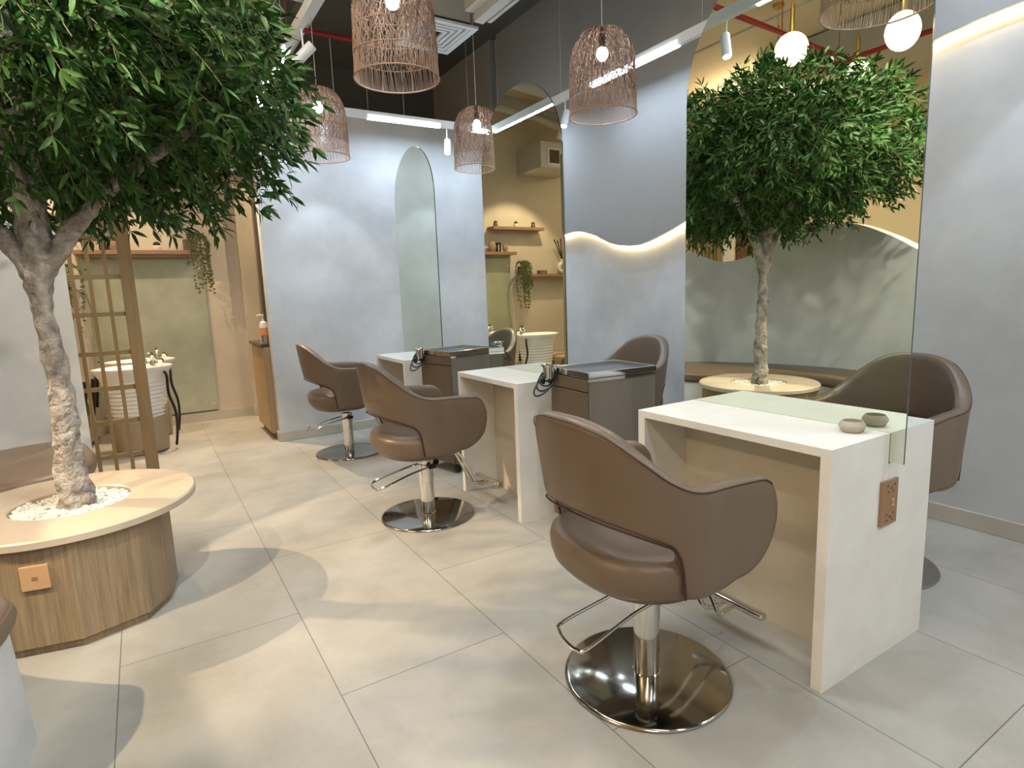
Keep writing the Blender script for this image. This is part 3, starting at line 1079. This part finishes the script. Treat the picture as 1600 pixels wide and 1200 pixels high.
def make_pendant(label, loc):
    t = thing('pendant_lamp', label, 'pendant lamp', loc, 0, 'wicker pendant lamps')
    rg = MB()
    for z in (0.0, 0.105, 0.215, 0.33, 0.42):
        r = shade_r(z)+0.002
        rg.tube([(r*math.cos(R(a)), r*math.sin(R(a)), z) for a in range(0, 360, 10)], 0.0038 if z == 0 else 0.003, 6, closed=True)
    for k in range(8):
        a = R(45*k)
        rg.tube([((shade_r(z)-0.003)*math.cos(a), (shade_r(z)-0.003)*math.sin(a), z) for z in [0.515*i/14 for i in range(15)]], 0.002, 5)
    rg.build('frame', 'rattan', t, smooth=True)
    random.seed(21)
    wv = MB()
    H = 0.515
    def strand(a0, sl, z0, z1, nseg, rad, ro):
        pts = []
        for i in range(nseg+1):
            z = z0+(z1-z0)*i/nseg
            r = shade_r(z)+ro
            a = a0+sl*(z-z0)/0.3
            pts.append((r*math.cos(a), r*math.sin(a), z))
        wv.tube(pts, rad, 3, cap=False)
    for fam, (sl, cnt) in enumerate([(0.42, 80), (-0.42, 80), (1.15, 38), (-1.15, 38), (0.12, 44)]):
        for k in range(cnt):
            n0 = len(wv.f)
            strand(2*PI*k/cnt+random.uniform(-0.02, 0.02), sl*random.uniform(0.9, 1.1), 0.104, H, 12, random.uniform(0.0012, 0.0018), 0.0014*fam-0.002)
            c_ = 1 if random.random() < 0.4 else 0
            for q in range(n0, len(wv.f)):
                wv.mi[q] = c_
    for k in range(150):
        strand(2*PI*k/150+random.uniform(-0.012, 0.012), random.uniform(0.02, 0.22), 0.0, 0.107, 3, 0.0015, 0)
    wv.build('woven_shade', ['rattan', 'rattan_dark'], t)
    MB().tube([(0, 0, 0.515), (0, 0, CEIL-loc[2])], 0.0028, 6).build('cord', 'cord', t)
    MB().lathe([(0.018, 0.40), (0.02, 0.45), (0.012, 0.50), (0.006, 0.515)], 16).build('lamp_socket', 'black', t, smooth=True)
    MB().ball((0, 0, 0.36), 0.036, 18, 12, (1, 1, 1.15)).build('bulb', 'bulb', t, smooth=True)
    return t


PEND = [((1.215, 2.955), 'large wicker pendant lamp at the top of the photo left of the vent'),
        ((2.592, 3.004), 'wicker pendant lamp in front of the grey wall right of the arched mirror'),
        ((2.632, 4.693), 'wicker pendant lamp overlapping the left side of the middle mirror'),
        ((1.309, 4.77), 'wicker pendant lamp half hidden by the olive tree leaves'),
        ((1.28, 1.38), 'wicker pendant lamp seen only in the nearest mirror at its top')]
p0 = make_pendant(PEND[0][1], (*PEND[0][0], PZ))
for (xy, lab) in PEND[1:]:
    dup(p0, (*xy, PZ), 0.7*xy[1], lab)

# ------------------------------------------------------------------ glass disc lamps above the lounge
def make_disc(label, loc, tilt, cone=False):
    t = thing('disc_lamp', label, 'pendant lamp', loc, 0, 'glowing disc lamps')
    d = Vector(tilt).normalized()
    rot = d.to_track_quat('Z', 'Y').to_euler()
    MB().lathe([(0.0, -0.020), (0.065, -0.018), (0.105, -0.010), (0.118, 0.0), (0.105, 0.010), (0.065, 0.018), (0.0, 0.020)], 40, cap=False).build('glass_disc', 'disc_glow', t, smooth=True, rot=rot)
    if cone:
        MB().lathe([(0.085, -0.018), (0.055, -0.10), (0.012, -0.20), (0.0, -0.205)], 28, cap=False).build('cone_back', 'offwhite_metal', t, smooth=True, rot=(rot[0], rot[1], rot[2]))
    MB().tube([(0, 0, 0.10), (0, 0, 0.13), (0, 0, 0.29), (0, 0, 0.33)], [0.008, 0.016, 0.016, 0.006], 12).build('stem', 'brass', t, smooth=True)
    MB().tube([(0, 0, 0.33), (0, 0, CEIL-loc[2])], 0.003, 6).build('rod', 'brass', t)
    MB().lathe([(0.05, CEIL-loc[2]-0.03), (0.05, CEIL-loc[2])], 20).build('canopy', 'brass', t)
    return t


make_disc('glowing round disc lamp above the tree crown in the mirror, left of two upper ones', (-0.5, 2.94, 2.985), (0.80, -0.45, -0.40))
make_disc('glowing round disc lamp with a pale cone behind it near the mirror edge', (-0.5, 2.15, 2.83), (0.50, -0.80, -0.25), True)
make_disc('glowing disc lamp behind the left side of the reflected tree crown', (-1.45, 3.72, 3.0), (0.95, -0.25, -0.2))
make_disc('glowing disc lamp behind the right side of the reflected tree crown', (-1.45, 2.96, 2.94), (0.8, -0.45, -0.4))

# ------------------------------------------------------------------ ceiling services
def pipe(pts, r, lab, m_='red_pipe', name='sprinkler_pipe', grp='red sprinkler pipes'):
    mb = MB().tube(pts, r, 12)
    for p in pts[1:-1]:
        mb.tube([p, (p[0], p[1], CEIL)], 0.004, 5)
    return tag(mb.build(name, m_, None, smooth=True), lab, 'pipe', grp)


pipe([(-2.6, 3.42, 3.3), (-1.87, 3.37, 3.3), (-0.9, 3.30, 3.3), (0.35, 3.22, 3.3)], 0.022, 'red sprinkler pipe crossing above the tree toward the mirrors')
pipe([(-1.86, -1.0, 3.24), (-1.86, 2.0, 3.24), (-1.87, 4.0, 3.24), (-1.87, 6.6, 3.24)], 0.022, 'red sprinkler pipe running along the lounge beyond the half wall')
pipe([(0.3, 5.10, 3.345), (1.22, 5.11, 3.345), (1.85, 5.12, 3.345), (2.05, 5.12, 3.345)], 0.019, 'red sprinkler pipe crossing behind the large wicker lamp')
pipe([(-1.0, 2.3, 3.5), (-1.0, 4.4, 3.5), (-0.9, 5.8, 3.5)], 0.010, 'thin pale conduit under the cream ceiling', 'duct', 'conduit', 'conduits')
pipe([(-4.0, 2.45, 3.55), (-2.5, 2.5, 3.55), (0.8, 2.6, 3.55)], 0.012, 'thin pale conduit crossing the cream ceiling', 'duct', 'conduit', 'conduits')
o = MB().box(-4.6, 0.6, 1.9, 2.25, 3.42, 3.78).build('ceiling_duct', 'cream_paint', None, bevel=0.01)
tag(o, 'boxy cream air duct under the lounge ceiling', 'duct')
o = MB().box(-3.6, -2.4, 2.4, 4.6, 3.45, 3.78).build('ceiling_duct', 'duct', None, bevel=0.01)
tag(o, 'grey air duct beyond the half wall', 'duct')
# dropped cable tray bars
CT = 3.42
ct = thing('cable_tray', 'white cable tray under the ceiling beside the tree crown', 'cable tray')
MB().box(1.33, 1.385, 3.0, 5.9, 3.38, 3.42).build('side_rail', 'white_metal', ct)
MB().box(1.235, 1.255, 3.0, 5.8, 3.40, 3.43).build('side_rail', 'dark_grey', ct)
MB().box(1.045, 1.085, 3.0, 5.6, 3.39, 3.42).build('side_rail', 'offwhite_metal', ct)
for y in (3.4, 4.1, 4.75, 5.4):
    MB().box(1.085, 1.33, y-0.015, y+0.015, 3.39, 3.41).build('rung', 'offwhite_metal', ct)
vb = thing('vent_box', 'boxy white vent with a dark opening high on the rear wall in the middle mirror', 'air vent')
MB().box(-1.25, -0.62, 6.45, 7.02, 2.80, 3.12).build('casing', 'offwhite_metal', vb, bevel=0.005)
MB().box(-0.93, -0.72, 6.438, 6.45, 2.83, 3.05).build('frame', 'white_metal', vb)
MB().box(-0.90, -0.75, 6.430, 6.438, 2.86, 3.02).build('opening', 'dark_wood', vb)
for k, (y, z, r_) in enumerate([(5.7, 3.42, 0.07), (6.31, 3.37, 0.045), (6.45, 3.52, 0.06), (5.5, 3.5, 0.05)]):
    o = MB().tube(smoothpath([(-2.4, y, z), (-1.2, y+0.03, z), (-0.9, y+0.08, z-0.08), (-0.4, y, z-0.02), (0.6, y-0.05, z+0.05)], 6), r_, 14).tube([(-1.0, y, z), (-1.0, y, CEIL)], 0.006, 5).build('insulated_duct', 'duct', None, smooth=True)
    tag(o, ['thick pale duct nearest the rear wall vent', 'thin low pale duct above the rear wall vent', 'pale duct high in front of the rear wall', 'pale duct highest under the ceiling over the passage'][k], 'duct', 'insulated ducts')
t = thing('exit_sign', 'small green hanging exit sign near the rear ceiling', 'sign')
MB().box(-0.98, -0.94, 6.0, 6.16, 3.22, 3.32).build('panel', 'exit_green', t)
MB().tube([(-0.96, 6.08, 3.32), (-0.96, 6.08, CEIL)], 0.004, 6).build('rod', 'white_metal', t)
# air diffuser and plenum box
ac = thing('air_diffuser', 'square white air vent with slats hanging behind the large wicker lamp', 'air vent')
dx0, dx1, dy0, dy1, dz = 2.02, 2.50, 4.36, 4.92, 3.29
fr = MB()
for k in range(5):
    i0, i1 = 0.045*k, 0.045*k+(0.045 if k == 0 else 0.026)
    z0_, z1_ = dz+0.012*(k > 0), dz+0.02+0.012*(k > 0)
    fr.box(dx0+i0, dx1-i0, dy0+i0, dy0+i1, z0_, z1_).box(dx0+i0, dx1-i0, dy1-i1, dy1-i0, z0_, z1_)
    fr.box(dx0+i0, dx0+i1, dy0+i1, dy1-i1, z0_, z1_).box(dx1-i1, dx1-i0, dy0+i1, dy1-i1, z0_, z1_)
fr.build('slat_frame', 'white_metal', ac)
MB().box(dx0+0.05, dx1-0.05, dy0+0.05, dy1-0.05, dz+0.05, dz+0.055).build('vent_void', 'black', ac)
MB().box(dx0+0.04, dx1-0.05, dy0+0.04, dy1-0.05, dz+0.056, CEIL).build('plenum_box', 'offwhite_metal', ac)
o = MB().box(2.32, 2.40, 2.4, 4.12, 3.22, 3.27).box(2.44, 2.47, 2.4, 4.12, 3.24, 3.27).box(2.24, 2.48, 2.4, 4.10, 3.272, CEIL).build('slot_diffuser', 'offwhite_metal')
tag(o, 'long pale slot air vent running beside the square vent', 'air vent')

# ------------------------------------------------------------------ lattice screens
def lattice(lab, x0, x1, y, z1, post_side, ncol):
    t = thing('lattice_screen', lab, 'screen', (0, 0, 0), 0, 'wooden lattice screens')
    px0, px1 = (x1-0.085, x1) if post_side > 0 else (x0, x0+0.085)
    MB().box(px0, px1, y-0.03, y+0.03, 0, z1).build('post', 'screen_wood', t, bevel=0.003)
    a, b_ = (x0, px0) if post_side > 0 else (px1, x1)
    zz = [0.147, 0.405, 0.655, 0.913, 1.192, 1.46, 1.727, 2.0, 2.27, z1-0.03]
    for z in zz:
        MB().box(a, b_, y-0.014, y+0.014, z-0.015, z+0.015).build('rail', 'screen_wood', t)
    for k in range(ncol):
        x = b_-(b_-a)*(k+1)/(ncol)+0.018
        MB().box(x-0.012, x+0.012, y-0.016, y+0.012, 0, z1-0.01).build('upright', 'screen_wood', t)
    return t


lattice('wooden lattice screen with a wide post beside the wash area', -0.80, -0.010, 5.2, 2.65, 1, 7)
lattice('wooden lattice screen far behind the half wall seen in the mirror', -2.45, -1.75, 5.15, 2.8, -1, 8)
o = MB().box(-2.68, -2.46, 5.1, 5.3, 0, 2.9).build('wall_column', 'plaster')
struct(o)
o.name = 'wall_column'
dr = thing('cabinet', 'tall tan cupboard with a dark opening far beyond the half wall', 'cabinet')
MB().box(-3.6, -2.68, 5.25, 5.6, 0, 2.7).build('carcass', 'cabinet_wood', dr)
MB().box(-3.25, -2.9, 5.235, 5.25, 0.1, 2.0).build('door', 'dark_wood', dr)

# ------------------------------------------------------------------ wash area
YR = 7.02
def shelf(x0, x1, z, lab):
    o = MB().box(x0, x1, YR-0.17, YR, z-0.04, z).build('wall_shelf', 'shelf_wood', None, bevel=0.003)
    return tag(o, lab, 'shelf', 'wooden wall shelves')


shelf(-0.93, -0.12, 2.10, 'dark wooden wall shelf, highest of three above the wash basins')
shelf(-0.47, 0.595, 1.775, 'long wooden wall shelf above the green glass panel')
shelf(-1.50, -0.66, 1.475, 'wooden wall shelf, lowest of three with the white ring vase')
gp = thing('glass_panel', 'green tinted glass splash panel fixed to the rear wall', 'glass panel')
MB().box(-0.44, 0.60, YR-0.022, YR-0.012, 0.115, 1.70).build('glass_sheet', 'green_glass', gp, bevel=0.002)
for x in (-0.40, 0.56):
    for z in (0.18, 0.72, 1.6):
        q = MB().lathe([(0.009, 0), (0.009, 0.006)], 12)
        q.v = [(v[0]+x, YR-0.022-v[2], v[1]+z) for v in q.v]
        q.build('fixing', 'chrome', gp)


def vine_plant(loc, lab, pot, n, length, spread, seed, dirx=0.0):
    t = thing('trailing_plant', lab, 'plant', loc)
    MB().box(-0.05, 0.05, -0.05, 0.05, 0, 0.11).build('pot', pot, t, bevel=0.004)
    random.seed(seed)
    v = MB()
    for k in range(n):
        a = random.uniform(0, 2*PI)
        x = dirx+random.gauss(0, spread*0.5)
        ln = length*random.uniform(0.3, 1)
        pts = smoothpath([(0, -0.02, 0.11), (x*0.5, -0.06, 0.17), (x, -0.10, 0.09), (x+random.uniform(-.02, .02), -0.105, 0.09-ln*0.5), (x+random.uniform(-.03, .03), -0.105, 0.09-ln)], 5)
        v.tube(pts, 0.0015, 3, cap=False)
        for p in pts[2:]:
            for _ in range(2):
                v.ball(p+Vector((random.uniform(-.012, .012), random.uniform(-.012, .012), random.uniform(-.01, .01))), 0.011, 5, 3, (1, 0.8, 0.5+random.random()*0.6))
    v.build('vines', 'vine', t)
    return t


vine_plant((0.49, YR-0.085, 1.775), 'trailing plant in a grey pot at the right end of the long shelf', 'pot_grey', 16, 0.52, 0.10, 1, 0.11)
vine_plant((-0.60, YR-0.085, 1.475), 'bushy trailing plant beside the lowest shelf next to the green glass', 'pot_grey', 26, 0.55, 0.2, 2, -0.0)


def small_pot(x, z, lab, m1='white_pot', m2='black', r=0.03):
    t = thing('potted_plant', lab, 'plant', (x, YR-0.085, z))
    MB().lathe([(r*0.7, 0), (r, 0.02), (r*0.95, 0.045), (r*0.8, 0.05)], 20).build('pot', m1, t, smooth=True)
    MB().ball((0, 0, 0.062), r*0.85, 10, 7, (1, 1, 0.8)).build('plant', m2, t, smooth=True)


small_pot(0.21, 1.775, 'white pot with a dark top alone on the long shelf', r=0.038)
small_pot(-0.20, 2.10, 'small dark potted cactus at the right end of the highest shelf', 'pot_grey', 'vine')
small_pot(-0.52, 2.10, 'small white potted plant in the middle of the highest shelf', 'white_pot', 'vine')
small_pot(-0.80, 2.10, 'small dark potted cactus at the left end of the highest shelf', 'pot_grey', 'vine')
t = thing('candle_holder', 'black open frame candle holder on the long shelf', 'candle holder', (-0.235, YR-0.08, 1.775))
MB().box(-0.03, 0.03, -0.02, 0.02, 0, 0.012).box(-0.03, 0.03, -0.02, 0.02, 0.11, 0.122).box(-0.03, -0.015, -0.02, 0.02, 0.012, 0.11).box(0.015, 0.03, -0.02, 0.02, 0.012, 0.11).build('frame', 'black', t)
MB().lathe([(0.012, 0.012), (0.012, 0.09)], 12).build('candle', 'white_pot', t)
o = MB().lathe([(0.03, 0), (0.055, 0.04), (0.06, 0.07), (0.045, 0.115), (0.02, 0.14)], 24, sy=0.6).build('vase', 'vase_tan', None, smooth=True, loc=(-0.14, YR-0.08, 1.775))
tag(o, 'tan rounded vase beside the candle holder on the long shelf', 'vase')
o = MB().lathe([(0.02, 0), (0.04, 0.03), (0.042, 0.06), (0.02, 0.10)], 24, sy=0.6).build('vase', 'vase_tan', None, smooth=True, loc=(-0.34, YR-0.08, 1.775))
tag(o, 'smaller tan vase at the left end of the long shelf', 'vase')
t = thing('ring_vase', 'white ring shaped vase with dark branches on the lowest shelf', 'vase', (-1.28, YR-0.085, 1.475))
ringp = [(0.058*math.cos(R(a)), 0, 0.085+0.058*math.sin(R(a))) for a in range(0, 360, 12)]
MB().tube(ringp, 0.03, 12, closed=True).lathe([(0.03, 0.13), (0.022, 0.17), (0.02, 0.20), (0.026, 0.205)], 16).build('vase_body', 'white_pot', t, smooth=True)
mb = MB()
random.seed(9)
for k in range(6):
    a = -0.8+0.32*k
    pts = smoothpath([(0, 0, 0.19), (0.06*a, 0, 0.30), (0.18*a, -0.02, 0.45+0.03*random.random())], 6)
    mb.tube(pts, [0.004]*len(pts), 5)
    for p in pts[4:]:
        mb.ball(p, 0.011, 6, 4)
mb.build('branches', 'black', t, smooth=True)
o = MB().box(-0.06, 0.06, -0.04, 0.04, 0, 0.05).build('box', 'pot_grey', None, bevel=0.003, loc=(-0.93, YR-0.085, 1.475))
tag(o, 'small olive grey box lying on the lowest shelf', 'box')


def wash_unit(lab, loc, rz):
    t = thing('shampoo_unit', lab, 'wash unit', loc, rz, 'shampoo wash units')
    # basin: elongated ceramic bowl, long axis x
    prof = [(0.0, 0.46), (0.12, 0.46), (0.17, 0.50), (0.205, 0.58), (0.225, 0.66), (0.25, 0.70), (0.262, 0.72), (0.262, 0.735), (0.245, 0.738), (0.225, 0.725), (0.19, 0.66), (0.12, 0.62), (0.0, 0.61)]
    MB().lathe(prof, 48, cap=False, sx=1.12, sy=0.86).build('basin', 'ceramic', t, smooth=True, angle=60)
    # ribbed pedestal
    pr = []
    for k in range(36):
        z = 0.30+0.36*k/35
        pr.append((0.175+0.05*(k/35)+0.005*math.sin(k*1.9), z))
    MB().lathe(pr, 48, sx=1.05, sy=0.85).build('ribbed_body', 'ceramic', t, smooth=True)
    MB().lathe([(0.17, 0.0), (0.19, 0.02), (0.205, 0.28), (0.20, 0.30)], 48, sx=1.05, sy=0.95).build('pedestal', 'wash_base', t, smooth=True)
    mb = MB()
    fx = 0.15
    mb.tube(smoothpath([(fx, 0.13, 0.73), (fx, 0.13, 0.80), (fx, 0.09, 0.835), (fx, 0.05, 0.81)], 5), 0.012, 8)
    mb.lathe([(0.026, 0.725), (0.022, 0.765)], 14, (fx, 0.13, 0))
    mb.lathe([(0.020, 0.725), (0.026, 0.775), (0.012, 0.79)], 14, (fx+0.06, 0.09, 0))
    mb.tube([(fx-0.05, 0.14, 0.73), (fx-0.05, 0.14, 0.78), (fx-0.08, 0.13, 0.79)], 0.009, 8)
    mb.build('faucet', 'chrome', t, smooth=True)
    hose = smoothpath([(0.20, -0.10, 0.70), (0.235, -0.13, 0.66), (0.235, -0.15, 0.50), (0.27, -0.12, 0.34), (0.27, -0.08, 0.18), (0.25, -0.05, 0.03)], 8)
    MB().tube(hose, 0.011, 8).build('hose', 'black', t, smooth=True)
    # reclining seat at the far side
    MB().box(-0.95, -0.42, -0.24, 0.24, 0.30, 0.42).box(-0.95, -0.42, -0.22, 0.22, 0.05, 0.30).build('reclining_seat', 'wash_base', t, bevel=0.02)
    MB().tube([(-0.40, -0.25, 0.30), (-0.36, -0.25, 0.62)], 0.02, 8).tube([(-0.40, 0.25, 0.30), (-0.36, 0.25, 0.62)], 0.02, 8).build('armrest', 'black', t)
    return t


w1 = wash_unit('white ribbed shampoo basin unit nearer the lattice screen', (-0.11, 5.92, 0), 0)
dup(w1, (-0.06, 6.60, 0), 0, 'white ribbed shampoo basin unit against the green glass panel')

# cabinet with counter behind the back wall
cb = thing('cabinet', 'tan wood cabinet with a dark counter beside the back wall end', 'cabinet')
MB().box(0.89, 1.35, 5.605, 6.25, 0.06, 0.84).build('carcass', 'cabinet_wood', cb)
MB().box(0.92, 1.35, 5.61, 6.25, 0.0, 0.06).build('plinth', 'dark_wood', cb)
MB().box(0.865, 1.36, 5.602, 6.27, 0.842, 0.868).build('counter', 'dark_counter', cb, bevel=0.003)
MB().box(0.882, 0.889, 5.61, 5.92, 0.07, 0.83).build('door', 'cabinet_wood', cb)
MB().box(0.882, 0.889, 5.925, 6.24, 0.07, 0.83).build('door', 'cabinet_wood', cb)
bt = thing('pump_bottle', 'white pump bottle with an orange label on the dark counter', 'bottle', (0.925, 5.74, 0.868))
MB().lathe([(0.0, 0), (0.034, 0), (0.036, 0.005), (0.036, 0.17), (0.030, 0.19), (0.014, 0.20), (0.014, 0.215)], 24, cap=False).build('bottle_body', 'bottle_white', bt, smooth=True)
MB().lathe([(0.0365, 0.055), (0.0365, 0.14)], 24, cap=False).build('label_band', 'bottle_orange', bt, smooth=True)
MB().lathe([(0.006, 0.215), (0.006, 0.245), (0.012, 0.246), (0.012, 0.26)], 12).tube([(0, 0, 0.255), (-0.035, 0, 0.255), (-0.048, 0, 0.245)], 0.005, 8).build('pump_head', 'bottle_white', bt, smooth=True)
o = MB().lathe([(0.0, 0), (0.03, 0), (0.032, 0.03), (0.028, 0.075), (0.0, 0.078)], 20, cap=False).build('jar', 'steel', None, smooth=True, loc=(0.915, 5.655, 0.868))
tag(o, 'small silver jar beside the pump bottle on the counter', 'jar')
